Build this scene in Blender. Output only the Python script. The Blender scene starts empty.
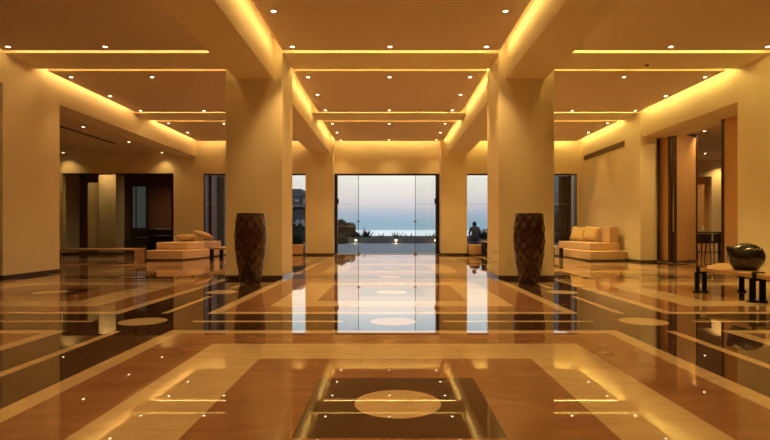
import bpy, bmesh, math, random
from mathutils import Vector, Matrix

random.seed(7)
S = bpy.context.scene
COL = S.collection
PI = math.pi

# ------------------------------------------------------------------ materials
def new_mat(name):
    m = bpy.data.materials.new(name)
    m.use_nodes = True
    nt = m.node_tree
    return m, nt, nt.nodes['Principled BSDF']

def mat(name, col, rough=0.6, metal=0.0, noise=0.0, nscale=8.0, bump=0.0, bscale=60.0, spec=0.5, coat=0.0, sheen=0.0):
    m, nt, b = new_mat(name)
    b.inputs['Base Color'].default_value = (*col, 1)
    b.inputs['Roughness'].default_value = rough
    b.inputs['Metallic'].default_value = metal
    b.inputs['Specular IOR Level'].default_value = spec
    b.inputs['Coat Weight'].default_value = coat
    b.inputs['Coat Roughness'].default_value = 0.08
    b.inputs['Sheen Weight'].default_value = sheen
    tc = nt.nodes.new('ShaderNodeTexCoord')
    if noise > 0:
        n = nt.nodes.new('ShaderNodeTexNoise'); n.inputs['Scale'].default_value = nscale
        n.inputs['Detail'].default_value = 5
        nt.links.new(tc.outputs['Object'], n.inputs['Vector'])
        r = nt.nodes.new('ShaderNodeMix'); r.data_type = 'RGBA'
        r.inputs[6].default_value = (*[c * (1 - noise) for c in col], 1)
        r.inputs[7].default_value = (*[min(1, c * (1 + noise)) for c in col], 1)
        nt.links.new(n.outputs['Fac'], r.inputs[0]); nt.links.new(r.outputs[2], b.inputs['Base Color'])
    if bump > 0:
        n2 = nt.nodes.new('ShaderNodeTexNoise'); n2.inputs['Scale'].default_value = bscale
        n2.inputs['Detail'].default_value = 4
        nt.links.new(tc.outputs['Object'], n2.inputs['Vector'])
        bp = nt.nodes.new('ShaderNodeBump'); bp.inputs['Strength'].default_value = bump
        bp.inputs['Distance'].default_value = 0.01
        nt.links.new(n2.outputs['Fac'], bp.inputs['Height']); nt.links.new(bp.outputs['Normal'], b.inputs['Normal'])
    return m

def emit(name, col, s):
    m, nt, b = new_mat(name)
    b.inputs['Base Color'].default_value = (0, 0, 0, 1)
    b.inputs['Emission Color'].default_value = (*col, 1)
    b.inputs['Emission Strength'].default_value = s
    return m

def glass_mat(name, tint=(1, 1, 1)):
    m, nt, b = new_mat(name)
    nt.nodes.remove(b)
    out = [n for n in nt.nodes if n.type == 'OUTPUT_MATERIAL'][0]
    tr = nt.nodes.new('ShaderNodeBsdfTransparent'); tr.inputs[0].default_value = (*tint, 1)
    gl = nt.nodes.new('ShaderNodeBsdfGlossy'); gl.inputs['Roughness'].default_value = 0.0
    fr = nt.nodes.new('ShaderNodeFresnel'); fr.inputs[0].default_value = 1.5
    mx = nt.nodes.new('ShaderNodeMixShader')
    nt.links.new(fr.outputs[0], mx.inputs[0]); nt.links.new(tr.outputs[0], mx.inputs[1]); nt.links.new(gl.outputs[0], mx.inputs[2])
    nt.links.new(mx.outputs[0], out.inputs[0])
    return m

def wood(name, c1, c2, rough=0.4, scale=(3, 30, 30), coat=0.0):
    m, nt, b = new_mat(name)
    tc = nt.nodes.new('ShaderNodeTexCoord'); mp = nt.nodes.new('ShaderNodeMapping')
    mp.inputs['Scale'].default_value = scale
    n = nt.nodes.new('ShaderNodeTexNoise'); n.inputs['Scale'].default_value = 1.0; n.inputs['Detail'].default_value = 6
    n.inputs['Distortion'].default_value = 0.6
    mx = nt.nodes.new('ShaderNodeMix'); mx.data_type = 'RGBA'
    mx.inputs[6].default_value = (*c1, 1); mx.inputs[7].default_value = (*c2, 1)
    nt.links.new(tc.outputs['Object'], mp.inputs[0]); nt.links.new(mp.outputs[0], n.inputs['Vector'])
    nt.links.new(n.outputs['Fac'], mx.inputs[0]); nt.links.new(mx.outputs[2], b.inputs['Base Color'])
    b.inputs['Roughness'].default_value = rough; b.inputs['Coat Weight'].default_value = coat
    return m

PLASTER = mat('plaster', (.80, .69, .47), .75, noise=.03, nscale=1.5, bump=.06, bscale=90)
CEILP = mat('ceiling_paint', (.70, .57, .45), .8, noise=.02, nscale=2, bump=.04, bscale=120)
DARKMARBLE = mat('dark_marble', (.085, .048, .03), .15, noise=.35, nscale=6)
BLACKMETAL = mat('black_iron', (.012, .011, .010), .45, metal=.3, noise=.2, nscale=30, bump=.1)
STEEL = mat('brushed_steel', (.55, .53, .5), .3, metal=1.0)
RING = mat('white_trim', (.8, .76, .68), .5)
UPH = mat('beige_upholstery', (.58, .38, .22), .9, noise=.06, nscale=40, bump=.25, bscale=220, sheen=.15)
CUSH = mat('cushion_linen', (.55, .39, .21), .9, noise=.08, nscale=40, bump=.3, bscale=200, sheen=.15)
UPHL = mat('cream_upholstery', (.66, .45, .28), .9, noise=.06, nscale=40, bump=.25, bscale=220, sheen=.15)
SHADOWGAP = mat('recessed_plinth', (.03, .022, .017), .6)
DARKWOOD = wood('dark_brown_wood', (.045, .014, .008), (.085, .026, .013), .35, (6, 6, 1.2), .3)
TANPANEL = wood('tan_panel_cloth', (.60, .35, .17), (.68, .41, .20), .7, (60, 60, 3))
BENCHWOOD = wood('honey_wood', (.64, .41, .20), (.78, .53, .27), .35, (14, 2, 14), .3)
TABLETOP = wood('table_top_wood', (.48, .28, .13), (.60, .37, .18), .4, (12, 3, 12), .1)
BROWNWALL = mat('brown_wall', (.16, .065, .035), .7, noise=.1)
DARKSOFA = mat('dark_leather', (.02, .014, .012), .5, noise=.2, nscale=10)
CURTAIN = mat('sheer_curtain', (.62, .55, .42), .9)
FRAMEDK = mat('bronze_frame', (.035, .022, .016), .4, metal=.4)
GRILLE = mat('grille_metal', (.20, .12, .07), .5, metal=.2)
GLASS = glass_mat('clear_glass', (.97, .985, .98))
TINTGLASS = glass_mat('tinted_glass', (.66, .66, .62))
LENS = emit('downlight_lens', (1.0, .78, .48), 14.0)

# ------------------------------------------------------------------ geometry helpers
class MB:
    def __init__(s): s.bm = bmesh.new()
    def box(s, x0, x1, y0, y1, z0, z1):
        v = [s.bm.verts.new(p) for p in ((x0, y0, z0), (x1, y0, z0), (x1, y1, z0), (x0, y1, z0),
                                         (x0, y0, z1), (x1, y0, z1), (x1, y1, z1), (x0, y1, z1))]
        for f in ((3, 2, 1, 0), (4, 5, 6, 7), (0, 1, 5, 4), (1, 2, 6, 5), (2, 3, 7, 6), (3, 0, 4, 7)):
            s.bm.faces.new([v[i] for i in f])
        return s
    def prism(s, poly, z0, z1):
        a = [s.bm.verts.new((x, y, z0)) for x, y in poly]; b = [s.bm.verts.new((x, y, z1)) for x, y in poly]
        n = len(poly)
        s.bm.faces.new(a[::-1]); s.bm.faces.new(b)
        for i in range(n): s.bm.faces.new((a[i], a[(i + 1) % n], b[(i + 1) % n], b[i]))
        bmesh.ops.recalc_face_normals(s.bm, faces=s.bm.faces)
        return s
    def obox(s, p0, p1, t, z0, z1):            # vertical slab from p0 to p1 with thickness t
        d = Vector((p1[0] - p0[0], p1[1] - p0[1])).normalized(); n = Vector((-d.y, d.x)) * t / 2
        return s.prism([(p0[0] - n.x, p0[1] - n.y), (p1[0] - n.x, p1[1] - n.y), (p1[0] + n.x, p1[1] + n.y), (p0[0] + n.x, p0[1] + n.y)], z0, z1)
    def tube(s, pts, r, n=10):
        rings = []
        for i, p in enumerate(pts):
            p = Vector(p)
            a = Vector(pts[max(0, i - 1)]); b = Vector(pts[min(len(pts) - 1, i + 1)])
            t = (b - a).normalized()
            up = Vector((0, 0, 1)) if abs(t.z) < .9 else Vector((1, 0, 0))
            u = t.cross(up).normalized(); w = t.cross(u)
            rr = r[i] if isinstance(r, (list, tuple)) else r
            rings.append([s.bm.verts.new(p + (u * math.cos(2 * PI * k / n) + w * math.sin(2 * PI * k / n)) * rr) for k in range(n)])
        for i in range(len(rings) - 1):
            for k in range(n):
                s.bm.faces.new((rings[i][k], rings[i][(k + 1) % n], rings[i + 1][(k + 1) % n], rings[i + 1][k]))
        s.bm.faces.new(rings[0][::-1]); s.bm.faces.new(rings[-1])
        bmesh.ops.recalc_face_normals(s.bm, faces=s.bm.faces)
        return s
    def lathe(s, prof, n=48, fn=None, cap=True):
        rings = []
        for (r, z) in prof:
            rings.append([])
            for k in range(n):
                a = 2 * PI * k / n
                rr = fn(r, z, a) if fn else r
                rings[-1].append(s.bm.verts.new((rr * math.cos(a), rr * math.sin(a), z)))
        for i in range(len(rings) - 1):
            for k in range(n):
                s.bm.faces.new((rings[i][k], rings[i][(k + 1) % n], rings[i + 1][(k + 1) % n], rings[i + 1][k]))
        if cap:
            s.bm.faces.new(rings[0][::-1]); s.bm.faces.new(rings[-1])
        bmesh.ops.recalc_face_normals(s.bm, faces=s.bm.faces)
        return s
    def build(s, name, m, parent=None, loc=(0, 0, 0), smooth=False, bevel=0.0, seg=3):
        me = bpy.data.meshes.new(name); s.bm.to_mesh(me); s.bm.free()
        me.materials.append(m)
        if smooth: me.shade_smooth()
        o = bpy.data.objects.new(name, me); COL.objects.link(o)
        o.location = loc
        if parent is not None: o.parent = parent
        if bevel > 0:
            bv = o.modifiers.new('bevel', 'BEVEL'); bv.width = bevel; bv.segments = seg; bv.limit_method = 'ANGLE'
            me.shade_smooth()
            wn = o.modifiers.new('wn', 'WEIGHTED_NORMAL'); wn.keep_sharp = False
        return o

def tag(o, label, cat, group=None, kind=None):
    o['label'] = label; o['category'] = cat
    if group: o['group'] = group
    if kind: o['kind'] = kind
    return o

def empty(name, loc, label, cat, group=None, rz=0.0, kind=None):
    o = bpy.data.objects.new(name, None); COL.objects.link(o)
    o.location = loc; o.rotation_euler = (0, 0, rz); o.empty_display_size = .1
    return tag(o, label, cat, group, kind)

def struct(name, mb, m, label, cat, bevel=0.0, group=None):
    o = mb.build(name, m, bevel=bevel, seg=2) if bevel else mb.build(name, m)
    return tag(o, label, cat, group, 'structure')

def copy_tree(o, parent=None):
    c = o.copy(); COL.objects.link(c); c.parent = parent
    for ch in list(o.children): copy_tree(ch, c)
    return c

# ------------------------------------------------------------------ key dimensions (metres)
EYE = 0.8
XL, XR = -6.29, 6.28                # planes of the edge beams
BACK = 17.35                        # back wall
REAR = -7.0
PB = 3.67                           # underside of ceiling panels
CB = 3.69                           # underside of cross beams
SLAB = 3.93
BEAMZ = [(4.25, 5.1), (8.65, 9.5), (13.07, 13.95)]
PANZ = [(-2.5, 4.18), (5.17, 8.47), (9.57, 12.9), (14.05, 17.1)]
LANES = {'left': (-6.14, -2.66), 'central': (-1.69, 1.78), 'right': (2.74, 6.08)}

# ------------------------------------------------------------------ floor
def floor_material():
    m, nt, b = new_mat('inlaid_marble')
    L = nt.links.new
    def M(op, a, bb=None, c=None):
        n = nt.nodes.new('ShaderNodeMath'); n.operation = op
        for i, x in enumerate((a, bb, c)):
            if x is None: continue
            if isinstance(x, (int, float)): n.inputs[i].default_value = x
            else: L(x, n.inputs[i])
        return n.outputs[0]
    tc = nt.nodes.new('ShaderNodeTexCoord'); sp = nt.nodes.new('ShaderNodeSeparateXYZ')
    L(tc.outputs['Object'], sp.inputs[0])
    u = M('SUBTRACT', sp.outputs[0], 0.045); v = M('SUBTRACT', sp.outputs[1], 2.45)
    P = 2.19
    a = M('PINGPONG', u, P); bb = M('PINGPONG', v, P); mm = M('MAXIMUM', a, bb)
    p = M('PINGPONG', u, P / 2); q = M('PINGPONG', v, P / 2)
    circ = M('LESS_THAN', M('SQRT', M('ADD', M('MULTIPLY', p, p), M('MULTIPLY', q, q))), .2)
    def between(x, lo, hi): return M('MULTIPLY', M('GREATER_THAN', x, lo), M('LESS_THAN', x, hi))
    cream = M('ADD', between(mm, .845, 1.28), between(mm, 1.655, 1.775))
    l1 = M('MULTIPLY', M('GREATER_THAN', a, P - .036), between(bb, .44, 1.75))
    l2 = M('MULTIPLY', M('GREATER_THAN', bb, P - .036), between(a, .44, 1.75))
    cream = M('MAXIMUM', M('MAXIMUM', cream, circ), M('MAXIMUM', l1, l2))
    dark = M('MAXIMUM', M('LESS_THAN', mm, .415), M('GREATER_THAN', mm, 1.775))
    # veining
    n1 = nt.nodes.new('ShaderNodeTexNoise'); n1.inputs['Scale'].default_value = 1.6; n1.inputs['Detail'].default_value = 9
    n1.inputs['Roughness'].default_value = .65; n1.inputs['Distortion'].default_value = 1.4
    mp = nt.nodes.new('ShaderNodeMapping'); mp.inputs['Scale'].default_value = (1.0, 3.0, 1.0)
    L(tc.outputs['Object'], mp.inputs[0]); L(mp.outputs[0], n1.inputs['Vector'])
    def ramp(c1, c2, c3):
        r = nt.nodes.new('ShaderNodeValToRGB'); r.color_ramp.elements[0].position = .3; r.color_ramp.elements[1].position = .72
        r.color_ramp.elements[0].color = (*c1, 1); r.color_ramp.elements[1].color = (*c3, 1)
        e = r.color_ramp.elements.new(.5); e.color = (*c2, 1)
        L(n1.outputs['Fac'], r.inputs[0]); return r.outputs[0]
    def mix(f, c1, c2):
        x = nt.nodes.new('ShaderNodeMix'); x.data_type = 'RGBA'; L(f, x.inputs[0]); L(c1, x.inputs[6]); L(c2, x.inputs[7]); return x.outputs[2]
    terra = ramp((.26, .12, .062), (.31, .148, .076), (.38, .195, .10))
    drk = ramp((.036, .018, .014), (.058, .029, .021), (.11, .053, .036))
    crm = ramp((.56, .40, .23), (.64, .48, .29), (.70, .54, .34))
    c = mix(cream, mix(dark, terra, drk), crm)
    # slab joints, faint
    jx = M('LESS_THAN', M('PINGPONG', M('ADD', u, .21), .3125), .0012)
    jy = M('LESS_THAN', M('PINGPONG', M('ADD', v, .21), .3125), .0012)
    j = M('MULTIPLY', M('MAXIMUM', jx, jy), .35)
    blk = nt.nodes.new('ShaderNodeRGB'); blk.outputs[0].default_value = (.08, .04, .02, 1)
    c = mix(j, c, blk.outputs[0])
    L(c, b.inputs['Base Color'])
    b.inputs['Roughness'].default_value = .015
    b.inputs['IOR'].default_value = 1.6
    return m

struct('floor', MB().box(-15, 16, REAR - .3, BACK + .55, -.2, 0), floor_material(),
       'polished marble floor inlaid with cream frames, brown bands and pale discs', 'floor')
struct('ceiling', MB().box(-7.3, 7.3, REAR - .3, BACK + .25, SLAB, SLAB + .2), CEILP,
       'plaster slab above the lit ceiling recesses of the hall', 'ceiling')

# ------------------------------------------------------------------ columns, beams
def column(x0, x1, y0, y1, top, label):
    o = struct('column', MB().box(x0, x1, y0, y1, 0, top), PLASTER, label, 'column')
    e = .012
    b = MB()
    b.box(x0 - e, x1 + e, y0 - e, y0, 0, .055); b.box(x0 - e, x0, y0, y1 + e, 0, .055); b.box(x1, x1 + e, y0, y1 + e, 0, .055)
    b.box(x0, x1, y1, y1 + e, 0, .055)
    b.build('baseboard', DARKMARBLE, o)
    return o
column(-2.65, -1.73, 8.65, 9.58, SLAB, 'square plaster column behind the left tall vase')
column(1.81, 2.71, 8.65, 9.65, SLAB, 'square plaster column behind the right tall vase')
column(-2.63, -1.75, 16.9, 17.34, SLAB, 'plaster pilaster left of the glass entrance door')
column(1.68, 2.52, 16.9, 17.34, SLAB, 'plaster pilaster right of the glass entrance door')
column(-7.2, XL, 8.65, 10.15, 3.2, 'wide plaster column at the left edge of the hall')
column(XR, 7.2, 8.65, 9.52, 3.1, 'wide plaster column at the right edge behind the dark pot')
column(XR - .05, 6.62, 13.07, 13.95, CB + .1, 'plaster pier left of the folding screen')

# main beams are built in runs between the columns
for (x0, x1, side) in ((-2.48, -1.867, 'left'), (1.92, 2.565, 'right')):
    for (y0, y1, w) in ((REAR, 8.65, 'nearest'), (9.6 if side == 'left' else 9.65, 16.9, 'farther')):
        struct('ceiling_beam', MB().box(x0, x1, y0, y1, 3.265, SLAB), PLASTER,
               f'deep {side} plaster ceiling beam, {w} run along the central bay', 'beam')
struct('ceiling_beam', MB().box(-6.78, XL, REAR, BACK, 3.2, SLAB), PLASTER, 'plaster beam over the wide left opening', 'beam')
struct('ceiling_beam', MB().box(XR, 7.2, REAR, 13.95, 3.1, SLAB), PLASTER, 'plaster beam over the right opening with folding screens', 'beam')
bayname = ['overhead', 'front', 'rear']
for i, (y0, y1) in enumerate(BEAMZ):
    cl, cr = (-1.867, 1.92)
    for lane, (x0, x1) in (('left aisle', (XL, -2.48)), ('central aisle', (cl, cr)), ('right aisle', (2.565, XR - (.05 if i == 2 else 0)))):
        if i == 1:
            if lane == 'left aisle': x1 = -2.65
            if lane == 'central aisle': x0, x1 = -1.73, 1.81
            if lane == 'right aisle': x0 = 2.71
        struct('ceiling_beam', MB().box(x0, x1, y0, y1, CB, SLAB), PLASTER,
               f'flush {bayname[i]} cross beam of the {lane} between two light slots', 'beam')

# ------------------------------------------------------------------ ceiling panels and cove lights
COVE_COL = (1.0, .64, .21)
def area(name, loc, direction, sx, sy, power, col=COVE_COL):
    d = bpy.data.lights.new(name, 'AREA'); d.shape = 'RECTANGLE'; d.size = sx; d.size_y = sy
    d.energy = power; d.color = col
    o = bpy.data.objects.new(name, d); COL.objects.link(o); o.location = loc
    o.rotation_euler = Vector(direction).to_track_quat('-Z', 'Y').to_euler()
    return o
def spot(loc, power, size=100, blend=.8, direction=(0, 0, -1), r=.03, col=(1.0, .62, .21)):
    d = bpy.data.lights.new('downlight_lamp', 'SPOT'); d.energy = power; d.spot_size = math.radians(size); d.spot_blend = blend
    d.shadow_soft_size = r; d.color = col
    o = bpy.data.objects.new('downlight_lamp', d); COL.objects.link(o); o.location = loc
    o.rotation_euler = Vector(direction).to_track_quat('-Z', 'Y').to_euler()
    return o

COVE_TINT = {'left': (1.0, .61, .21), 'central': (1.0, .665, .205), 'right': (1.0, .72, .20)}
WPM = 4.4            # cove watts per metre
GAIN = {'left': .55, 'central': .58, 'right': .72}
BAYS = ['overhead', 'nearest', 'middle', 'farthest']
for lane, (x0, x1) in LANES.items():
    for i, (y0, y1) in enumerate(PANZ):
        struct('ceiling_panel', MB().box(x0, x1, y0, y1, PB, PB + .035), CEILP,
               f'floating ceiling panel of the {lane} lane, {BAYS[i]} bay', 'ceiling panel')
        z = PB + .035 + .03
        g = WPM * GAIN[lane] * (.6 if i == 0 else 1)
        lx, ly = x1 - x0, y1 - y0
        cx, cy = (x0 + x1) / 2, (y0 + y1) / 2
        dn = -.35
        # strips along the length: long axis of the lamp is made the local X
        for (loc, d, ln) in (((x0 + .005, cy, z), (-1, 0, dn), ly), ((x1 - .005, cy, z), (1, 0, dn), ly),
                             ((cx, y0 + .005, z), (0, -1, dn), lx), ((cx, y1 - .005, z), (0, 1, dn), lx)):
            a = area('cove_lamp', loc, d, .03, ln, g * ln * (.9 if i == 1 else 1), COVE_TINT[lane])
            # orient the long side horizontally along the panel edge
            dv = Vector(d).normalized()
            yax = Vector((0, 1, 0)) if abs(d[0]) > .5 else Vector((1, 0, 0))
            zax = -dv; xax = yax.cross(zax).normalized(); yax = zax.cross(xax)
            a.rotation_euler = Matrix((xax, yax, zax)).transposed().to_euler()

# ------------------------------------------------------------------ downlights
def ring_mesh():
    b = MB()
    prof = [(.031, .001), (.033, -.005), (.041, -.005), (.044, 0.0)]
    b.lathe(prof, 24, cap=False)
    return b
dl_proto = empty('downlight', (0, 0, -50), 'x', 'ceiling light')
ring_mesh().build('trim_ring', RING, dl_proto, smooth=True)
lb = MB(); lb.lathe([(.032, -.0005), (.029, -.003), (.012, -.004)], 24); lb.build('lens', LENS, dl_proto, smooth=True)
first = [True]
def downlight(x, y, z, label, group, power=6, size=95, pdir=(0, 0, -1), col=(1.0, .62, .21)):
    o = dl_proto if first[0] else copy_tree(dl_proto)
    first[0] = False
    o.location = (x, y, z); tag(o, label, 'ceiling light', group)
    if power: spot((x, y, z - .012), power, size, direction=pdir, col=col)
    return o
G1 = 'recessed downlights in the ceiling panels'
rows = {0: [(-1.0, 'front'), (1.2, 'middle'), (3.6, 'back')], 1: [(5.6, 'foremost'), (6.95, 'front'), (8.3, 'back')], 2: [(9.95, 'front'), (11.25, 'middle'), (12.7, 'back')], 3: [(14.3, 'front'), (15.6, 'middle'), (16.9, 'back')]}  # overhead and foremost rows: out-of-view repeats, added to light the near floor
for i in (0, 1, 2, 3):
    for (y, rn) in rows[i]:
        for x, cn in ((-1.5, 'left'), (.03, 'centre'), (1.54, 'right')):
            if cn == 'centre' and (rn == 'middle' or (i == 1 and rn == 'front')): continue
            downlight(x, y, PB, f'{BAYS[i]} bay downlight of the central ceiling, {rn} row, {cn}', G1, 45 if (i, rn) == (3, 'back') else (100 if i == 0 or rn == 'foremost' else 150), 82)
for lane, sg in (('left', -1), ('right', 1)):
    k = .42 if sg < 0 else 1.25
    for i, y, x, nm in ((0, 2.8, 5.9, 'outer'), (0, 2.8, 4.43, 'inner'), (0, -.5, 4.43, 'inner front'), (1, 5.6, 5.9, 'outer front'), (1, 5.6, 4.43, 'inner front'), (1, 8.3, 5.95, 'outer back'), (1, 8.3, 4.43, 'inner back'),  # overhead and front ones out of view, added to light the near floor
                        (2, 9.95, 5.95, 'outer front'), (2, 9.95, 4.43, 'inner front'), (2, 11.35, 5.95, 'outer middle'),
                        (2, 12.75, 5.95, 'outer back'), (2, 12.75, 4.43, 'inner back'), (3, 14.25, 5.9, 'outer front'), (3, 15.6, 5.9, 'outer middle'), (3, 14.3, 4.43, 'inner front'), (3, 15.7, 4.43, 'inner middle')):  # farthest inner ones: added to brighten the far end
        downlight(sg * x, y, PB, f'{BAYS[i]} bay downlight of the {lane} aisle ceiling, {nm}', G1, ((16 if i == 3 else 65) if 'outer' in nm else 215) * k * ((1.25 if sg > 0 else 1.7) if i == 3 else 1), 62 if 'outer' in nm else 85, col=(1, .60, .215) if sg < 0 else (1, .69, .20))
o = empty('smoke_detector', (4.53, 9.28, CB), 'tiny round smoke detector under the front cross beam, right aisle', 'smoke detector')
MB().lathe([(.02, -.022), (.032, -.014), (.036, 0)], 24).build('housing', GRILLE, o, smooth=True)
MB().lathe([(.006, -.028), (.014, -.0215)], 16).build('sensor', FRAMEDK, o, smooth=True)

# ------------------------------------------------------------------ back wall, door and windows
w = MB()
H = 2.645
w.box(-7.02, -6.05, BACK, BACK + .25, 0, H); w.box(-2.64, -1.78, BACK, BACK + .25, 0, H)
w.box(1.70, 2.56, BACK, BACK + .25, 0, H); w.box(6.2, 14.6, BACK + (0), BACK + .25, 0, H) if False else w.box(6.2, 6.6, BACK, BACK + .25, 0, H)
w.box(-7.02, 6.6, BACK, BACK + .25, H, SLAB)
struct('wall_back', w, PLASTER, 'far plaster wall with the sea-view entrance openings', 'wall')
b = MB(); b.box(-7.02, -6.05, BACK - .012, BACK, 0, .055)
struct('baseboard_back', b, DARKMARBLE, 'dark marble baseboard left of the left window', 'baseboard')
# right wall between pier and back wall
struct('wall_right', MB().box(XR, 6.6, 13.95, BACK, 0, SLAB), PLASTER, 'plaster wall behind the right daybed', 'wall')
struct('baseboard_right', MB().box(XR - .012, XR, 13.96, BACK, 0, .055), DARKMARBLE, 'dark baseboard behind the right daybed', 'baseboard')
struct('wall_front', MB().box(-15, 16, REAR - .3, REAR, 0, SLAB), PLASTER, 'plaster wall behind the viewpoint', 'wall')

# entrance door: frame posts, fixed side leaves, sliding leaves stood open, fittings
dr = empty('door_1', (-.04, BACK + .12, 0), 'frameless glass entrance door open to the sea terrace', 'door', kind='structure')
dx0, dx1 = -1.74, 1.74
b = MB(); b.box(dx0, dx0 + .12, -.08, .08, 0, H - .03); b.build('frame_post', FRAMEDK, dr)
b = MB(); b.box(dx1 - .13, dx1, -.08, .08, 0, H - .03); b.build('frame_post', FRAMEDK, dr)
b = MB(); b.box(dx0, dx1, -.08, .08, H - .045, H); b.build('head_rail', FRAMEDK, dr)
b = MB(); b.box(dx0, dx1, -.1, .1, 0, .012); b.build('threshold', STEEL, dr)
for sx, (g0, g1) in ((-1, (dx0 + .12, -.93)), (1, (.94, dx1 - .13))):
    gp = MB().box(g0, g1, -.006, .006, .012, H - .045).build('glass_leaf', GLASS, dr)
    ex = g1 if sx < 0 else g0
    MB().box(ex - .008, ex + .008, -.009, .009, .012, H - .045).build('edge_strip', FRAMEDK, gp)
    p = MB(); p.box(ex - .045, ex + .045, -.03, .03, 1.06, 1.11); p.build('lock', STEEL, gp, bevel=.006)
    p = MB()
    x = g0 + .04
    while x < g1 - .06:
        p.box(x, x + .05, -.008, -.006, 1.645, 1.657); x += .085
    p.build('safety_marking', RING, gp)
    p = MB(); p.box(g0, g1, -.008, -.006, .925, .932); p.build('safety_line', RING, gp)
    p = MB(); hx = dx0 + .14 if sx < 0 else dx1 - .15
    p.box(hx - .025, hx + .025, -.11, -.08, 1.66, 1.83); p.build('handle', BLACKMETAL, gp, bevel=.008)
    p = MB(); p.box(ex - .05, ex + .05, -.02, .02, .0125, .06); p.build('floor_patch', STEEL, gp)

def aisle_window(n, x0, x1, mull, label):
    r = empty(f'window_{n}', ((x0 + x1) / 2, BACK + .12, 0), label, 'window', kind='structure')
    c = (x0 + x1) / 2
    f = MB(); f.box(x0 - c, x0 - c + .03, -.05, .05, 0, H); f.box(x1 - c - .03, x1 - c, -.05, .05, 0, H)
    f.box(x0 - c + .03, x1 - c - .03, -.05, .05, H - .04, H); f.box(x0 - c + .03, x1 - c - .03, -.05, .05, 0, .05)
    f.build('frame', FRAMEDK, r)
    edges = [x0 + .03] + [m for m in mull] + [x1 - .03]
    for (m, wd) in [(m, .05) for m in mull]:
        MB().box(m - wd - c, m + wd - c, -.05, .05, .05, H - .05).build('mullion', DARKWOOD, r)
    for i in range(len(edges) - 1):
        a0 = edges[i] + (.05 if i else 0); a1 = edges[i + 1] - (.05 if i < len(mull) else 0)
        g = MB().box(a0 - c, a1 - c, -.005, .005, .05, H - .05).build('pane', GLASS, r)
        MB().box(a0 - c, a1 - c, -.008, -.005, 1.645, 1.653).build('safety_line', RING, g)
    return r
aisle_window(1, -6.05, -2.64, (-5.85, -4.2), 'tall window of the left aisle behind the backless daybed')
aisle_window(2, 2.56, 6.2, (4.4, 5.98), 'tall window of the right aisle behind the daybed with backrest')
# stacked dark curtain / leaf beside the right window
cu = MB(); n = 60
for k in range(n):
    pass
def pleated(x0, x1, y, z0, z1, amp, waves, name, m, parent=None, th=.01):
    b = MB(); N = waves * 8
    fr = []; bk = []
    for k in range(N + 1):
        t = k / N; x = x0 + (x1 - x0) * t; yy = y + amp * math.sin(t * waves * 2 * PI)
        fr.append((x, yy - th / 2)); bk.append((x, yy + th / 2))
    for k in range(N):
        b.prism([fr[k], fr[k + 1], bk[k + 1], bk[k]], z0, z1)
    bmesh.ops.remove_doubles(b.bm, verts=b.bm.verts, dist=1e-5)
    return b.build(name, m, parent, smooth=False)
cu.bm.free()
BROWNCURT = mat('brown_curtain', (.12, .045, .03), .85)
GREYCURT = mat('grey_curtain', (.30, .31, .30), .85)
o = pleated(5.70, 6.02, BACK + .36, .02, 2.6, .03, 6, 'curtain', BROWNCURT); tag(o, 'dark brown curtain gathered at the right end of the right window', 'curtain')
o = pleated(-5.72, -5.45, BACK + .36, .02, 2.6, .03, 5, 'curtain', GREYCURT); tag(o, 'grey curtain gathered at the left end of the left window', 'curtain')

# return-air grille, right wall
g = empty('air_grille', (XR, 15.45, 3.02), 'long brown air grille high on the right wall above the daybed', 'vent')
b = MB(); b.box(-.02, 0, -1.47, 1.5, 0, .02); b.box(-.02, 0, -1.47, 1.5, .13, .15); b.box(-.02, 0, -1.47, -1.45, .02, .13); b.box(-.02, 0, 1.48, 1.5, .02, .13)
b.build('frame', GRILLE, g)
b = MB(); b.box(-.004, -.001, -1.45, 1.48, .02, .13); b.build('backing', SHADOWGAP, g)
b = MB()
for k in range(5): b.box(-.016, -.006, -1.45, 1.48, .03 + k * .02, .042 + k * .02)
b.build('louvres', GRILLE, g)

# ------------------------------------------------------------------ left side room
LC = 3.29
struct('ceiling_left', MB().box(-13.5, -6.78, REAR, 24.5, LC, LC + .2), CEILP, 'ceiling of the lounge through the left opening', 'ceiling')
w = MB(); w.box(-13.5, -10.7, BACK, BACK + .25, 0, LC); w.box(-10.7, -7.02, BACK, BACK + .25, 2.66, LC)
struct('wall_left_back', w, PLASTER, 'lounge back wall above the tinted glass partition', 'wall')
struct('wall_left', MB().box(-13.7, -13.5, REAR, 24.5, 0, LC), PLASTER, 'far side wall of the left lounge', 'wall')
gp = empty('window_3', (-8.86, BACK + .1, 0), 'tinted glass partition of the left lounge', 'window', kind='structure')
MB().box(-1.84, 1.84, -.05, .05, 0, .06).build('sill', DARKMARBLE, gp)
MB().box(-1.84, 1.84, -.03, .03, 2.62, 2.66).build('head_rail', FRAMEDK, gp)
for x0, x1 in ((-1.84, -1.27), (-1.26, -.52), (-.51, .56), (.57, .96), (.97, 1.8)):
    MB().box(x0, x1, -.006, .006, .06, 2.62).build('pane', TINTGLASS, gp)
for x in (-1.265, .565, .965):
    MB().box(x - .012, x + .012, -.02, .02, .06, 2.62).build('joint', FRAMEDK, gp)
MB().box(1.8, 1.84, -.04, .04, .06, 2.62).build('end_post', FRAMEDK, gp)
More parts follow.
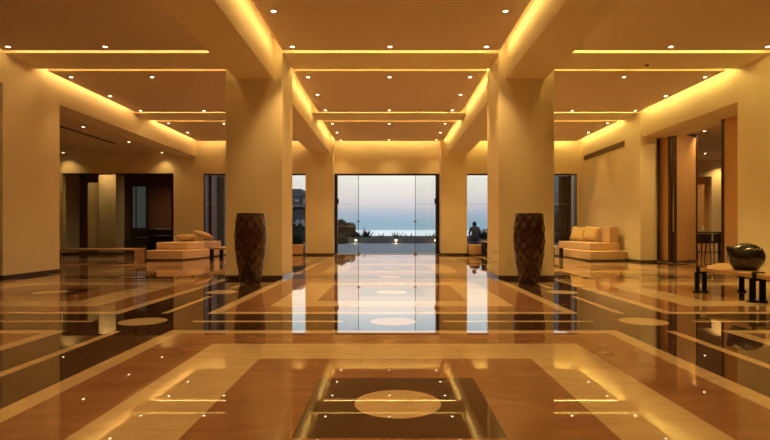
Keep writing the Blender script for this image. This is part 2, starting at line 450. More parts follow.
# room behind the partition
struct('floor_left', MB().box(-13.5, -7.0, BACK + .55, 24.5, -.2, 0), mat('lounge_floor', (.16, .09, .05), .12), 'dark polished floor behind the glass partition', 'floor')
struct('wall_left_lounge', MB().box(-13.5, -7.0, 23.2, 23.4, 0, LC), BROWNWALL, 'brown wall at the back behind the glass partition', 'wall')
struct('wall_left_end', MB().box(-7.2, -7.0, BACK + .25, 23.2, 0, LC), BROWNWALL, 'brown side wall behind the glass partition', 'wall')
struct('column', MB().box(-10.15, -9.55, 18.6, 19.2, 0, LC), PLASTER, 'lit plaster column behind the left glass partition', 'column')
cx = pleated(-11.1, -10.55, 19.6, .05, 2.55, .04, 8, 'curtain', CURTAIN); tag(cx, 'pale sheer curtain lit from above behind the glass partition', 'curtain')
o = empty('window_4', (-10.85, 23.15, 0), 'narrow pale window in the brown wall behind the partition', 'window', kind='structure')
MB().box(-.32 , .32, -.02, .02, .85, 2.75).build('frame', FRAMEDK, o)
MB().box(-.28, .28, -.03, -.021, .9, 2.7).build('pane', emit('dusk_window', (.55, .62, .60), .16), o)

def lounge_sofa(loc, rz, wd, label):
    r = empty('sofa', loc, label, 'sofa', rz=rz)
    MB().box(-wd / 2, wd / 2, -.45, .45, .05, .40).build('base', DARKSOFA, r, bevel=.03)
    MB().box(-wd / 2, wd / 2, .22, .45, .40, .85).build('backrest', DARKSOFA, r, bevel=.06)
    for s in (-1, 1): MB().box(s * wd / 2 - .1, s * wd / 2 + .1, -.45, .45, .05, .62).build('armrest', DARKSOFA, r, bevel=.05)
    n = 2
    for k in range(n):
        a = -wd / 2 + .12 + k * (wd - .24) / n
        MB().box(a, a + (wd - .24) / n - .01, -.43, .2, .405, .52).build('seat_cushion', DARKSOFA, r, bevel=.04)
    for sx in (-1, 1):
        for sy in (-1, 1):
            MB().box(sx * (wd / 2 - .1) - .03, sx * (wd / 2 - .1) + .03, sy * .36 - .03, sy * .36 + .03, 0, .05).build('leg', BLACKMETAL, r)
    return r
lounge_sofa((-9.2, 20.3, 0), 0, 1.6, 'dark low sofa behind the glass partition, left one of two')
lounge_sofa((-7.75, 18.9, 0), PI / 2, 1.5, 'dark low sofa behind the glass partition nearest the hall')
# long low bench in the lounge
r = empty('bench', (-8.75, 15.9, 0), 'long low pale bench in the left lounge before the partition', 'bench')
MB().box(-1.35, 1.35, -.3, .3, .20, .25).build('seat', UPHL, r, bevel=.01)
for x in (-1.25, 1.3): MB().box(x - .03, x + .03, -.26, .26, 0, .2).build('leg', UPHL if x > 0 else SHADOWGAP, r)
# slot diffuser and lounge downlights
sd = empty('slot_diffuser', (-7.87, 13.0, LC), 'long dark linear slot diffuser in the left lounge ceiling', 'vent')
MB().box(-.06, .06, -2.6, 2.3, -.006, 0).build('frame', FRAMEDK, sd); MB().box(-.04, .04, -2.58, 2.28, -.012, -.006).build('slot', SHADOWGAP, sd)
G2 = 'downlights of the left lounge'
downlight(-7.36, 12.8, LC, 'downlight beside the slot diffuser in the left lounge', G2, 75, col=(1, .64, .28))
downlight(-7.33, 15.0, LC, 'downlight between slot diffuser and lounge back wall', G2, 75, col=(1, .64, .28))
downlight(-10.45, 17.05, LC, 'downlight washing the lounge back wall, left one', G2, 22, 120)
downlight(-7.27, 17.05, LC, 'downlight washing the lounge back wall, right one', G2, 22, 120)
downlight(-9.9, 18.2, LC, 'downlight above the lit column behind the partition', G2, 170, 110, col=(1, .62, .26))
downlight(-9.3, 12.0, LC, 'downlight over the middle of the left lounge', G2, 60)
downlight(-8.6, 21.3, LC, 'added fill downlight above the dark sofas behind the partition', G2, 420, 160, col=(1, .70, .38))  # added fill for the room behind the glass, very wide cone
spot((-10.85, 19.2, LC - .03), 130, 80)  # added bare lamp without fixture, lights the sheer curtain


# ------------------------------------------------------------------ right side room
RC = 3.3
struct('ceiling_right', MB().box(7.2, 15.2, REAR, 19.4, RC, RC + .2), CEILP, 'ceiling of the dining room behind the folding screens', 'ceiling')
w = MB(); w.box(6.6, 10.95, 19.0, 19.2, 0, RC); w.box(11.6, 15.0, 19.0, 19.2, 0, RC); w.box(10.95, 11.6, 19.0, 19.2, 2.72, RC)
struct('wall_right_back', w, PLASTER, 'dining room back wall with a doorway recess', 'wall')
struct('wall_right_recess', MB().box(10.6, 12.0, 19.2, 19.4, 0, RC), TANPANEL, 'dim recess wall seen through the dining room doorway', 'wall')
struct('wall_right_side', MB().box(15.0, 15.2, REAR, 19.2, 0, RC), PLASTER, 'far side wall of the dining room', 'wall')
struct('floor_right', MB().box(6.6, 15, BACK + .55, 19.4, -.2, 0), mat('dining_floor', (.34, .19, .10), .15), 'dining room floor beyond the screens', 'floor')
G3 = 'downlights of the dining room'
downlight(8.0, 13.4, RC, 'dining room downlight nearest the folding screen', G3, 130, 140, (0, .1, -1))
downlight(8.1, 11.0, RC, 'added dining room downlight aimed at the folding screen', G3, 170, 130, (-.35, .6, -1))  # added lamp, tilted to brighten the folding screen
downlight(10.35, 17.3, RC, 'dining room downlight near its back wall', G3, 140, 130)
downlight(11.9, 18.6, RC, 'dining room downlight washing the doorway wall', G3, 95, 120)


# folding screens
def screen_leaf(root, p0, p1, z1, rx, ry, t=.05, fw=.07, name='leaf'):
    p0 = Vector((p0[0] - rx, p0[1] - ry)); p1 = Vector((p1[0] - rx, p1[1] - ry)); d = (p1 - p0).normalized(); L = (p1 - p0).length
    a = p0 + d * fw; c = p1 - d * fw
    f = MB(); f.obox(p0, a, t, .01, z1); f.obox(c, p1, t, .01, z1); f.obox(a, c, t, z1 - .07, z1); f.obox(a, c, t, .01, .05)
    fr = f.build('leaf_frame', DARKWOOD, root)
    MB().obox(a, c, t * .5, .05, z1 - .07).build('infill_panel', TANPANEL, fr)
r = empty('folding_screen', (6.87, 12.72, 0), 'folding screen of two hinged tan leaves with dark frames', 'screen')
screen_leaf(r, (6.825, 13.4), (6.835, 12.76), 3.2, 6.87, 12.72, fw=.13)
screen_leaf(r, (6.87, 12.70), (7.80, 13.4), 3.2, 6.87, 12.72, fw=.06)
for z in (.4, 1.6, 2.8): MB().tube([(.02, -.02, z), (.02, -.02, z + .1)], .012, 8).build('hinge', STEEL, r)
r = empty('folding_screen', (6.95, 10.8, 0), 'tan screen leaf with dark frame beside the right column', 'screen')
screen_leaf(r, (6.83, 10.85), (7.5, 9.6), 3.2, 6.95, 10.8, t=.035, fw=.06)
struct('trim_1', MB().box(6.7, 7.1, 9.52, 13.07, 3.06, 3.1), PLASTER, 'head track of the folding screens', 'trim')

# dining table and chairs
def dining_chair():
    r = empty('dining_chair', (0, 0, 0), 'x', 'chair')
    MB().box(-.22, .22, -.22, .22, .43, .48).build('seat', DARKSOFA, r, bevel=.015)
    b = MB(); N = 10
    pts = [(-.22 + .44 * k / N, .20 + .04 * math.sin(PI * k / N)) for k in range(N + 1)]
    for k in range(N): b.obox(pts[k], pts[k + 1], .05, .47, .70)
    b.build('backrest', DARKSOFA, r, bevel=.008)
    for sx in (-1, 1):
        for sy in (-1, 1):
            top = .43 if sy < 0 else .54
            MB().tube([(sx * .18, sy * .18, top), (sx * .21, sy * .22, 0)], [.018, .012], 8).build('leg', BLACKMETAL, r)
    for y in (-.2, .2): MB().tube([(-.2, y, .18), (.2, y, .18)], .008, 6).build('stretcher', BLACKMETAL, r)
    return r
ch = dining_chair()
spots_ch = [(8.74, 14.9, PI * 1.0, 'dark dining chair seen left of the two in the screen gap'),
            (9.24, 14.9, PI * 1.0, 'dark dining chair seen right of the two in the screen gap'),
            (10.2, 15.5, -PI / 2, 'dark dining chair at the far end of the dining table'),
            (9.2, 16.3, 0, 'dark dining chair behind the dining table')]
for i, (x, y, a, lb_) in enumerate(spots_ch):
    c = ch if i == 0 else copy_tree(ch)
    c.location = (x, y, 0); c.rotation_euler = (0, 0, a); tag(c, lb_, 'chair', 'chairs around the dining table')
r = empty('dining_table', (9.3, 15.6, 0), 'dark dining table in the room beyond the folding screens', 'table')
MB().box(-.75, .75, -.42, .42, .71, .75).build('table_top', DARKSOFA, r, bevel=.008)
for sx in (-1, 1):
    for sy in (-1, 1): MB().box(sx * .68 - .03, sx * .68 + .03, sy * .36 - .03, sy * .36 + .03, 0, .71).build('leg', BLACKMETAL, r)
o = MB().lathe([(.035, 0), (.045, .01), (.05, .08), (.03, .14), (.034, .16)], 20).build('vase', RING, None, (9.22, 15.5, .75), smooth=True)
tag(o, 'small white vase standing on the dark dining table', 'vase')

# ------------------------------------------------------------------ tall vases
LACQ = mat('dark_lacquer', (.040, .012, .009), .2, noise=.15, nscale=18, coat=.5)
def tall_vase(loc, rz, label):
    r = empty('tall_vase', loc, label, 'vase', 'tall dark floor vases before the columns', rz)
    prof = []; NR = 132
    Hh = 1.04
    keys = [(0, .150), (.12, .172), (.3, .203), (.5, .227), (.66, .236), (.8, .230), (.92, .215), (1.0, .203)]
    def rad(t):
        for i in range(len(keys) - 1):
            if t <= keys[i + 1][0]:
                a, b_ = keys[i], keys[i + 1]; k = (t - a[0]) / (b_[0] - a[0]); k = k * k * (3 - 2 * k) * .35 + k * .65
                return a[1] + (b_[1] - a[1]) * k
        return keys[-1][1]
    for k in range(NR + 1):
        t = k / NR; prof.append((rad(t), Hh * t))
    NF, NROW = 12, 9
    def fn(rr, z, a):
        t = z / Hh
        if t < .012 or t > .985: return rr
        v = (t - .012) / .973 * 5; u = a / (2 * PI) * 10
        h = .5 + .5 * math.cos(2 * PI * u) * math.cos(2 * PI * v)
        return rr - .008 + .0125 * h ** .75
    b = MB(); b.lathe(prof, 240, fn); b.build('body', LACQ, r, smooth=True)
    b = MB(); b.lathe([(.198, 1.035), (.204, 1.035), (.207, 1.045), (.202, 1.052), (.188, 1.052), (.183, 1.03)], 64, cap=False)
    b.build('rim', LACQ, r, smooth=True)
    b = MB(); b.lathe([(.145, .0), (.152, .004), (.152, .02)], 64); b.build('foot', SHADOWGAP, r, smooth=True)
    return r
tall_vase((-2.09, 8.05, 0), PI / 2 + PI / 12, 'tall dark faceted floor vase before the left column')
tall_vase((2.145, 8.05, 0), PI / 2, 'tall dark faceted floor vase before the right column')

# ------------------------------------------------------------------ daybeds
def cushion(loc, rot, w_, h_, th, m, label, group):
    b = MB(); N = 14
    vs = {}
    for s in (-1, 1):
        for i in range(N + 1):
            for j in range(N + 1):
                u, v = i / N * 2 - 1, j / N * 2 - 1
                edge = (i in (0, N) or j in (0, N))
                e = max(0, (1 - u ** 4)) ** .5 * max(0, (1 - v ** 4)) ** .5
                pin = 1 - .07 * (1 - abs(u)) * abs(v) ** 3; piv = 1 - .07 * (1 - abs(v)) * abs(u) ** 3
                if edge and s > 0: vs[(s, i, j)] = vs[(-1, i, j)]; continue
                vs[(s, i, j)] = b.bm.verts.new((u * w_ / 2 * piv, s * th / 2 * e, v * h_ / 2 * pin))
    for s in (-1, 1):
        for i in range(N):
            for j in range(N):
                q = [vs[(s, i, j)], vs[(s, i + 1, j)], vs[(s, i + 1, j + 1)], vs[(s, i, j + 1)]]
                try: b.bm.faces.new(q if s < 0 else q[::-1])
                except ValueError: pass
    bmesh.ops.recalc_face_normals(b.bm, faces=b.bm.faces)
    o = b.build('cushion', m, None, loc, smooth=True); o.rotation_euler = rot
    return tag(o, label, 'cushion', group)

# right daybed, along the right wall, with a backrest
r = empty('daybed', (5.72, 15.1, 0), 'beige daybed with backrest against the right wall', 'sofa')
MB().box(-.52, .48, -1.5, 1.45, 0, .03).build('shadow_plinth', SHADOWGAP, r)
MB().prism([(-.56, -1.62), (.49, -1.35), (.49, 1.5), (-.56, 1.5)], .03, .255).build('platform', UPH, r, bevel=.02)
MB().prism([(-.40, -1.18), (.43, -1.05), (.43, 1.45), (-.40, 1.45)], .258, .46).build('seat', UPH, r, bevel=.03)
MB().prism([(.16, -1.03), (.43, -.98), (.43, 1.42), (.16, 1.42)], .462, .89).build('backrest', UPH, r, bevel=.035)
cushion((5.66, 14.75, .69), (math.radians(-16), math.radians(7), math.radians(-52)), .44, .42, .15, CUSH, 'beige square cushion on the right daybed, nearer one', 'cushions on the right daybed')
cushion((5.65, 15.75, .69), (math.radians(-18), math.radians(8), math.radians(-48)), .44, .42, .15, CUSH, 'beige square cushion on the right daybed, farther one', 'cushions on the right daybed')
# left daybed, backless
r = empty('daybed', (-5.75, 15.3, 0), 'backless beige daybed at the edge of the left opening', 'sofa')
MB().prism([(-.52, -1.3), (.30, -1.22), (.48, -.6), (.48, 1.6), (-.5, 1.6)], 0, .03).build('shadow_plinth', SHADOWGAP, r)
MB().prism([(-.58, -1.42), (.36, -1.38), (.58, -.55), (.58, 1.7), (-.58, 1.7)], .03, .265).build('platform', UPHL, r, bevel=.02)
MB().prism([(-.53, -.95), (.28, -.85), (.42, -.3), (.42, 1.65), (-.53, 1.65)], .268, .46).build('seat', UPHL, r, bevel=.03)
cushion((-5.78, 15.2, .575), (math.radians(80), 0, math.radians(12)), .55, .42, .17, CUSH, 'flat beige cushion lying on the left daybed, left one', 'cushions on the left daybed')
cushion((-5.42, 15.6, .64), (math.radians(72), math.radians(14), math.radians(-10)), .5, .42, .17, CUSH, 'flat beige cushion leaning on the other, left daybed', 'cushions on the left daybed')

# coffee tables beside the daybeds
def low_table(loc, wx, wy, h, label, name='coffee_table'):
    r = empty(name, loc, label, 'table')
    MB().box(-wx / 2, wx / 2, -wy / 2, wy / 2, h - .045, h).build('table_top', TABLETOP, r, bevel=.006)
    for sx in (-1, 1):
        for sy in (-1, 1):
            MB().box(sx * (wx / 2 - .06) - .045, sx * (wx / 2 - .06) + .045, sy * (wy / 2 - .07) - .045, sy * (wy / 2 - .07) + .045, 0, h - .045).build('leg', BLACKMETAL, r)
    return r
low_table((-4.2, 14.3, 0), .95, .95, .34, 'low wooden table with black legs beside the left daybed')
low_table((4.44, 15.25, 0), .95, .9, .34, 'low wooden table with black legs beside the right daybed')
low_table((3.17, 16.42, 0), .5, .5, .46, 'small side table beside the right window bench', 'side_table')
for (x, side) in ((-3.15, 'left'), (2.80, 'right')):
    r = empty('window_bench', (x, 17.0, 0), f'low upholstered bench under the {side} narrow sea window', 'bench')
    hw = .45 if side == 'left' else .24
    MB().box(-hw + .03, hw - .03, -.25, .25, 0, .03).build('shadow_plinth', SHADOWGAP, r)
    MB().box(-hw, hw, -.28, .28, .03, .33).build('seat', UPH, r, bevel=.02)

# ------------------------------------------------------------------ slab bench and pot, right foreground
r = empty('slab_bench', (4.5, 6.5, 0), 'thick honey-coloured slab table on black iron legs, right foreground', 'table')
MB().prism([(-.44, .42), (-.44, -1.6), (.48, -1.6), (.48, 1.2), (.36, 1.28)], .265, .315).build('slab', BENCHWOOD, r, bevel=.008)
def iron_leg(x, y, par, lever=True, k=1.0, single=False):
    b = MB()
    for dx in ((0,) if single else (-.046 * k, .046 * k)):
        b.box(x + dx - .028 * k, x + dx + .028 * k, y - .011, y + .011, .012, .265)
    if not single: b.box(x - .0735 * k, x + .0735 * k, y - .011, y + .011, .235, .265)
    o = b.build('leg', BLACKMETAL, par, bevel=.003)
    for dx in ((0,) if single else (-.048 * k, .048 * k)):
        MB().box(x + dx - .036 * k, x + dx + .036 * k, y - .03, y + .03, 0, .022).build('foot', BLACKMETAL, o, bevel=.005)
    if lever:
        b = MB(); b.box(x - .055, x - .015, y - .018, y + .018, .266, .335); b.box(x - .015, x + .075, y - .014, y + .014, .32, .335)
        b.build('clamp', BLACKMETAL, o, bevel=.003)
iron_leg(-.50, .28, r); iron_leg(-.415, -.64, r, True, 1.2)
iron_leg(.09, .38, r, False, 1.2, True); iron_leg(.38, -1.2, r, False)
POT = mat('dark_glazed_pot', (.014, .008, .007), .25, noise=.6, nscale=14, bump=.25, bscale=18, coat=.2)
r = empty('pot', (4.31, 6.38, .315), 'dark round glazed pot with a pointed lip on the slab table', 'pot')
prof = [(.10, 0), (.118, .004), (.150, .04), (.178, .09), (.195, .145), (.194, .20), (.172, .25), (.128, .292), (.075, .318), (.03, .327)]
def potfn(rr, z, a):
    # flared, hollow-tipped lip pulled out on the viewer's left
    k = max(0, math.cos(a - PI)) ** 6
    t = max(0, min(1, (z - .14) / .1)); 
    return rr * (1 + .012 * math.sin(3 * a + 20 * z)) + .03 * k * t * (1 if z < .27 else .2)
b = MB(); b.lathe(prof, 64, potfn); o = b.build('body', POT, r, smooth=True)
o.modifiers.new('sub', 'SUBSURF').render_levels = 1
b = MB(); b.tube([(-.13, 0, .19), (-.175, 0, .232), (-.205, 0, .262), (-.228, 0, .288)], [.085, .06, .038, .014], 16); b.build('lip', POT, r, smooth=True)
GLINT = mat('glint_paint', (.30, .22, .15), .3)  # colour of the highlights painted on the pot as small pale strokes
b = MB()
for k in range(9):
    a = -PI / 2 + (k - 4) * .13; rr = .176; z = .262 + .008 * ((k * 7) % 3 - 1)
    b.tube([(rr * math.cos(a), rr * math.sin(a), z - .012), (rr * .985 * math.cos(a + .06), rr * .985 * math.sin(a + .06), z + .006)], .006, 6)
b.build('painted_glints', GLINT, r, smooth=True)

# ------------------------------------------------------------------ outside
STONE = mat('terrace_stone', (.19, .20, .22), .6, noise=.1, nscale=2, spec=.25)
struct('terrace', MB().box(-30, 30, BACK + .55, 33.2, -.25, -.015), STONE, 'grey stone terrace outside the entrance', 'terrace')
LOWW = mat('terrace_wall', (.13, .115, .10), .8, noise=.15, nscale=4)
struct('terrace_wall', MB().box(-30, 30, 32.6, 33.0, -.015, .34), LOWW, 'low dark parapet along the terrace edge', 'wall')
m, nt, b_ = new_mat('sea_water')
b_.inputs['Base Color'].default_value = (.86, .90, .92, 1); b_.inputs['Roughness'].default_value = .3; b_.inputs['Metallic'].default_value = .9
tc = nt.nodes.new('ShaderNodeTexCoord'); nz = nt.nodes.new('ShaderNodeTexNoise'); nz.inputs['Scale'].default_value = .15
nt.links.new(tc.outputs['Object'], nz.inputs['Vector']); bp = nt.nodes.new('ShaderNodeBump'); bp.inputs['Strength'].default_value = .6; bp.inputs['Distance'].default_value = 1.0
nt.links.new(nz.outputs['Fac'], bp.inputs['Height']); nt.links.new(bp.outputs['Normal'], b_.inputs['Normal'])
b = MB(); b.box(-30000, 30000, 70, 40000, -7, -6)
struct('sea', b, m, 'calm pale sea reaching to the horizon', 'sea')
SOIL = mat('dark_soil', (.04, .032, .025), .95, noise=.3)
struct('ground', MB().box(-60, 60, 33.0, 75, -.5, -.02), SOIL, 'dark planted ground beyond the parapet', 'ground')

# parapet lights
def bulkhead(x, label):
    r = empty('wall_light', (x, 32.58, .17), label, 'wall light', 'small lights on the terrace parapet')
    b = MB(); b.box(-.09, .09, -.05, .02, -.07, .07); b.build('housing', STEEL, r, bevel=.01)
    b = MB(); b.box(-.07, .07, -.056, -.05, -.05, .05); b.build('lens', emit('bulkhead_lens', (1, .78, .45), 4), r)
    spot((x, 32.5, .2), 25, 160, direction=(0, -.5, -1), col=(1, .75, .4))
bulkhead(-1.97, 'small warm parapet light left, beside the dark shrubs'); bulkhead(.49, 'small warm parapet light in the middle of the doorway')
bulkhead(2.92, 'small warm parapet light at the right door post')

# agaves
LEAF = mat('agave_leaf', (.022, .032, .026), .6, noise=.3)
def agave(x, y, h, n, spread, label, seed):
    rnd = random.Random(seed)
    b = MB()
    for k in range(n):
        a = 2 * PI * k / n + rnd.uniform(-.2, .2); el = rnd.uniform(.5, 1.35); L = h * rnd.uniform(.75, 1.05); wd = .10 * h
        prev = None
        d = Vector((math.cos(a) * math.cos(el) * spread, math.sin(a) * math.cos(el) * spread, math.sin(el))).normalized()
        side = d.cross(Vector((0, 0, 1))).normalized()
        nrm = side.cross(d)
        for i in range(6):
            t = i / 5; p = d * L * t + Vector((math.cos(a), math.sin(a), 0)) * L * .12 * t * t
            wv = wd * (1.0 + .6 * math.sin(t * PI)) * (1 - t) + .002
            ring = [b.bm.verts.new(p + side * wv), b.bm.verts.new(p - nrm * wv * .35), b.bm.verts.new(p - side * wv), b.bm.verts.new(p + nrm * wv * .12)]
            if prev:
                for q in range(4): b.bm.faces.new((prev[q], prev[(q + 1) % 4], ring[(q + 1) % 4], ring[q]))
            prev = ring
    bmesh.ops.recalc_face_normals(b.bm, faces=b.bm.faces)
    o = b.build('agave', LEAF, None, (x, y, -.02))
    return tag(o, label, 'plant', 'spiky plants behind the parapet')
for (px, h, n, spread, lb_, sd_) in ((366, 1.12, 24, .8, 'largest spiky agave behind the parapet, beside the shrubs', 1), (381, .78, 9, .7, 'thin sparse agave behind the parapet, left of centre', 2),
                                (396.5, .88, 13, .9, 'agave standing above the middle parapet light', 3), (410, .86, 11, 1.6, 'low arching agave behind the parapet, right of centre', 4),
                                (430, .86, 12, 1.2, 'agave behind the parapet at the right door post', 5)):
    agave((px - 388) / 530 * 33.9, 33.9, h * .95, n, spread, lb_, sd_)

# shrubs, tree
FOL = mat('dark_foliage', (.018, .024, .014), .7, noise=.4, nscale=3)
FOL2 = mat('olive_foliage', (.03, .034, .018), .7, noise=.4, nscale=3)
BARK = mat('bark', (.04, .028, .02), .9)
def shrub(x, y, rx, rz, z0, n, label, seed, m=FOL, name='shrub', leaf=.09):
    rnd = random.Random(seed)
    r = empty(name, (x, y, -.02), label, 'shrub' if name == 'shrub' else 'tree')
    b = MB()
    blobs = [(rnd.uniform(-.6, .6) * rx, rnd.uniform(-.6, .6) * rx, z0 + rz * rnd.uniform(.45, 1.45), rx * rnd.uniform(.35, .6)) for _ in range(9)]
    for _ in range(n):
        bx, by, bz, br = rnd.choice(blobs)
        d = Vector((rnd.gauss(0, 1), rnd.gauss(0, 1), rnd.gauss(0, 1))).normalized() * br * rnd.uniform(.6, 1.0)
        p = Vector((bx, by, bz)) + d
        if p.z < .03: continue
        t = Vector((rnd.gauss(0, 1), rnd.gauss(0, 1), rnd.gauss(0, 1))).normalized(); s = t.orthogonal().normalized()
        l = leaf * rnd.uniform(.7, 1.4)
        vs = [b.bm.verts.new(p + t * l), b.bm.verts.new(p + s * l * .45), b.bm.verts.new(p - t * l), b.bm.verts.new(p - s * l * .45)]
        b.bm.faces.new(vs)
    b.build('foliage', m, r)
    MB().tube([(0, 0, 0), (.05, 0, z0 + rz)], [.07, .03], 8).build('trunk', BARK, r)
    return r
shrub(-2.95, 33.95, .8, .74, .1, 3600, 'dark rounded shrub beside the left door post', 11)
shrub(-2.45, 36.0, .6, .5, .0, 1800, 'lower dark shrub next to the largest agave', 12)
shrub(-2.85, 31.3, .45, .3, .0, 1500, 'dark shrub before the parapet left of the doorway', 13, FOL2)
shrub(-5.35, 30.0, .6, .55, .1, 2000, 'leafy tree in front of the dim building, narrow left window', 14, FOL, 'tree', .1)
shrub(-4.7, 26.0, .6, .45, .0, 1800, 'bushy shrub below the dim building, narrow left window', 15, FOL2)
shrub(-8.6, 26.0, 1.1, 1.0, .0, 2600, 'dark bush outside the left aisle window', 16)
shrub(9.0, 27.0, 1.1, 1.0, .0, 2600, 'dark bush outside the right aisle window', 17)

# buildings
FAC = mat('dim_facade', (.10, .10, .11), .85, noise=.2, nscale=1.0)
FAC2 = mat('grey_facade', (.20, .20, .20), .85, noise=.15, nscale=.8)
WINL = emit('pale_window', (.5, .55, .6), .25)
def building(x0, x1, y0, y1, hs, label, m, wins):
    cx = (x0 + x1) / 2
    r = empty('building', (cx, y0, -.02), label, 'building')
    MB().box(x0 - cx, x1 - cx, 0, y1 - y0, 0, hs[0]).build('facade', m, r)
    if hs[1]: MB().box(hs[2] - cx, hs[3] - cx, .4, y1 - y0 - .4, hs[0], hs[1]).build('roof_volume', m, r)
    for z in (1.35, 2.75):
        if z + .5 < hs[0]:
            bal = MB().box(x0 - cx, x1 - cx, -.9, 0, z, z + .12).build('balcony', FAC2, r)
            b = MB(); b.box(x0 - cx, x1 - cx, -.9, -.86, z + .85, z + .9); k = x0 - cx + .02
            while k < x1 - cx: b.box(k, k + .02, -.89, -.87, z + .12, z + .85); k += .14
            b.build('railing', FRAMEDK, bal)
    for (wx, wz, ww, wh, lit) in wins:
        f = MB().box(wx - cx - ww / 2 - .05, wx - cx + ww / 2 + .05, -.05, .02, wz - .05, wz + wh + .05).build('window', FRAMEDK, r)
        MB().box(wx - cx - ww / 2, wx - cx + ww / 2, -.06, -.051, wz, wz + wh).build('pane', WINL if lit else TINTGLASS, f)
building(-12.0, -6.55, 45, 54, (3.95, 4.35, -12, -7.45), 'dim apartment block with balconies in the narrow left window', FAC,
         [(-7.65, .95, .35, .75, True), (-7.2, .95, .35, .75, True), (-7.0, 3.05, .45, .45, True), (-7.75, 3.2, .4, .25, True), (-8.3, .95, .4, .75, False)])
building(-21, -12.4, 44, 54, (7.2, 0, 0, 0), 'taller grey block seen through the left aisle window', FAC2, [(-15, 1.0, .9, 1.0, False), (-14, 3.2, .9, 1.2, True), (-15.6, 4.9, .9, 1.2, False)])
building(11.5, 20, 42, 52, (7.2, 0, 0, 0), 'grey block seen through the right aisle window', FAC2, [(13.4, 1.0, .9, 1.0, False), (14.4, 3.2, .9, 1.2, False)])
# hedge planter right
o = empty('planter', (4.75, 25.2, -.015), 'low dark hedge planter outside the narrow right window', 'planter')
MB().box(-.75, 1.6, -.25, .25, 0, .4).build('box', LOWW, o, bevel=.01)
rnd = random.Random(5); b = MB()
for _ in range(4500):
    p = Vector((rnd.uniform(-.75, 1.6), rnd.uniform(-.25, .25), .4 + abs(rnd.gauss(0, .2)) % .48)); t = Vector((rnd.gauss(0, 1), rnd.gauss(0, 1), rnd.gauss(0, 1))).normalized(); s_ = t.orthogonal().normalized()
    l = .05; b.bm.faces.new([b.bm.verts.new(p + t * l), b.bm.verts.new(p + s_ * l * .5), b.bm.verts.new(p - t * l), b.bm.verts.new(p - s_ * l * .5)])
b.build('hedge', FOL, o)

# ------------------------------------------------------------------ seated person, outside (back turned)
px, py = 3.89, 23.7
SKIN = mat('skin', (.35, .20, .13), .6); HAIR = mat('dark_hair', (.012, .010, .009), .6, bump=.4, bscale=60)
CLOTH = mat('brown_striped_cloth', (.10, .07, .055), .9, noise=.3, nscale=25); TROU = mat('dark_trousers', (.03, .03, .035), .9)
pf = empty('pouf', (px, py + .12, -.015), 'low dark stool under the seated person outside', 'stool')
MB().lathe([(.22, 0), (.26, .03), (.27, .2), (.26, .29), (.2, .32)], 32).build('seat', DARKSOFA, pf, smooth=True)
def skin_mesh(name, verts, edges, radii, m, parent, root=0, sub=2):
    me = bpy.data.meshes.new(name); me.from_pydata(verts, edges, []); o = bpy.data.objects.new(name, me); COL.objects.link(o)
    me.materials.append(m); o.parent = parent
    sk = o.modifiers.new('skin', 'SKIN'); sk.use_smooth_shade = True
    for i, rr in enumerate(radii):
        me.skin_vertices[0].data[i].radius = rr if isinstance(rr, tuple) else (rr, rr)
        me.skin_vertices[0].data[i].use_root = (i == root)
    sb = o.modifiers.new('sub', 'SUBSURF'); sb.levels = sub; sb.render_levels = sub
    return o
pr = empty('person', (px, py, -.015), 'person in brown top seated with back turned outside the narrow right window', 'person')
# faces +Y (the sea); slightly hunched
V = [(0, .10, .47), (0, .06, .62), (0, .05, .78), (0, .10, .92), (0, .13, .99), (0, .15, 1.04),
     (.10, .12, .46), (.13, .52, .45), (.13, .54, .08), (.13, .66, .04), (-.10, .12, .46), (-.13, .52, .45), (-.13, .54, .08), (-.13, .66, .04),
     (.17, .08, .89), (.24, .12, .66), (.16, .36, .54), (.13, .46, .53), (-.17, .08, .89), (-.24, .12, .66), (-.16, .36, .54), (-.13, .46, .53),
     (0, .17, 1.12)]
E = [(0, 1), (1, 2), (2, 3), (3, 4), (4, 5), (0, 6), (6, 7), (7, 8), (8, 9), (0, 10), (10, 11), (11, 12), (12, 13), (3, 14), (14, 15), (15, 16), (16, 17), (3, 18), (18, 19), (19, 20), (20, 21), (5, 22)]
R = [(.17, .13), (.15, .11), (.165, .12), (.13, .09), .055, .055, .095, .065, .045, .04, .095, .065, .045, .04, .07, .048, .036, .03, .07, .048, .036, .03, (.075, .085)]
skin_mesh('body', V, E, R, CLOTH, pr)
def ell(name, c, rad, m, parent, n=20, f=None):
    b = MB(); bmesh.ops.create_uvsphere(b.bm, u_segments=n, v_segments=n, radius=1)
    for v in b.bm.verts:
        v.co = Vector((v.co.x * rad[0], v.co.y * rad[1], v.co.z * rad[2])) + Vector(c)
    return b.build(name, m, parent, smooth=True)
ell('hair', (0, .155, 1.085), (.098, .112, .115), HAIR, pr)
ell('face', (0, .20, 1.06), (.075, .085, .10), SKIN, pr)
skin_mesh('trousers', [(0, .10, .45), (.10, .12, .445), (.13, .52, .445), (.13, .545, .12), (-.10, .12, .445), (-.13, .52, .445), (-.13, .545, .12)],
          [(0, 1), (1, 2), (2, 3), (0, 4), (4, 5), (5, 6)], [.14, .115, .08, .06, .115, .08, .06], TROU, pr)
for s in (-1, 1):
    for k, (dx, L) in enumerate(((-.03, .065), (-.01, .075), (.01, .07), (.03, .055))):
        x = s * .13 + dx
        skin_mesh('finger', [(x, .45, .53), (x, .45 + L * .6, .535), (x, .45 + L, .515)], [(0, 1), (1, 2)], [.010, .009, .008], SKIN, pr, sub=1)
    x = s * .13 - s * .045
    skin_mesh('thumb', [(s * .13, .43, .53), (x, .46, .53), (x - s * .005, .49, .525)], [(0, 1), (1, 2)], [.012, .010, .008], SKIN, pr, sub=1)

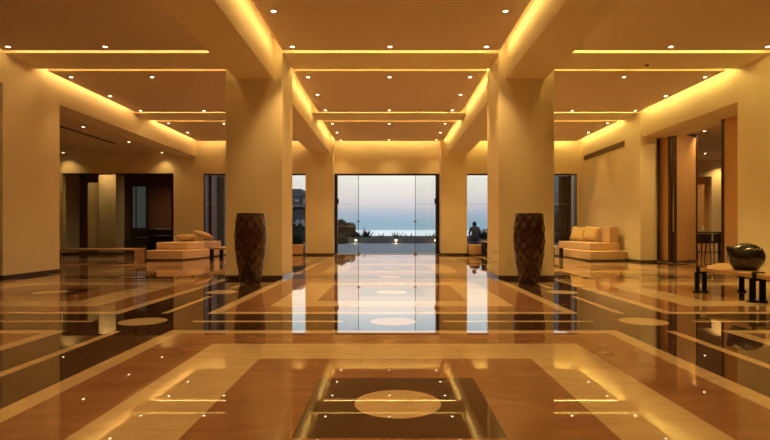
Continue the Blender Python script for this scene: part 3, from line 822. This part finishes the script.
# ------------------------------------------------------------------ sky
W = bpy.data.worlds.new('dusk_sky'); S.world = W; W.use_nodes = True
nt = W.node_tree; bg = nt.nodes['Background']
tc = nt.nodes.new('ShaderNodeTexCoord'); sp = nt.nodes.new('ShaderNodeSeparateXYZ'); rp = nt.nodes.new('ShaderNodeValToRGB')
nt.links.new(tc.outputs['Generated'], sp.inputs[0])
nz = nt.nodes.new('ShaderNodeTexNoise'); nz.inputs['Scale'].default_value = 5
mp = nt.nodes.new('ShaderNodeMapping'); mp.inputs['Scale'].default_value = (1, 1, 14)
nt.links.new(tc.outputs['Generated'], mp.inputs[0]); nt.links.new(mp.outputs[0], nz.inputs['Vector'])
ma = nt.nodes.new('ShaderNodeMath'); ma.operation = 'MULTIPLY_ADD'; ma.inputs[1].default_value = .016; 
ms = nt.nodes.new('ShaderNodeMath'); ms.operation = 'SUBTRACT'; ms.inputs[1].default_value = .008
nt.links.new(nz.outputs['Fac'], ma.inputs[0]); nt.links.new(sp.outputs[2], ma.inputs[2]); nt.links.new(ma.outputs[0], ms.inputs[0])
nt.links.new(ms.outputs[0], rp.inputs[0])
els = [(0.0, (.34, .48, .58)), (.012, (.30, .45, .56)), (.030, (.44, .52, .62)), (.045, (.66, .63, .67)), (.065, (.80, .75, .72)), (.10, (.93, .90, .80)), (.12, (1.35, 1.28, 1.1)), (.155, (1.5, 1.5, 1.4)), (.18, (1.1, 1.3, 1.4)), (.3, (.9, 1.0, 1.05)), (.7, (.35, .45, .6))]
cr = rp.color_ramp
cr.elements[0].position = els[0][0]; cr.elements[0].color = (*els[0][1], 1)
cr.elements[1].position = els[-1][0]; cr.elements[1].color = (*els[-1][1], 1)
for p_, c_ in els[1:-1]:
    e = cr.elements.new(p_); e.color = (*c_, 1)
nt.links.new(rp.outputs[0], bg.inputs[0]); bg.inputs[1].default_value = 1.0

# ------------------------------------------------------------------ camera and view
cd = bpy.data.cameras.new('camera'); cam = bpy.data.objects.new('camera', cd); COL.objects.link(cam)
cam.location = (0, 0, EYE); cam.rotation_euler = (PI / 2, 0, 0)
cd.sensor_width = 36; cd.lens = 530 / 770 * 36; cd.shift_x = -3 / 770; cd.shift_y = 10 / 770
cd.clip_end = 100000; cd.clip_start = .05
S.camera = cam
S.view_settings.view_transform = 'Standard'; S.view_settings.look = 'None'
S.view_settings.exposure = 0.0; S.view_settings.gamma = 1.0; S.view_settings.use_curve_mapping = False
try:
    S.cycles.max_bounces = 14; S.cycles.diffuse_bounces = 7; S.cycles.glossy_bounces = 6; S.cycles.transparent_max_bounces = 16
    S.cycles.sample_clamp_indirect = 8
    S.cycles.use_light_tree = True
except Exception:
    pass
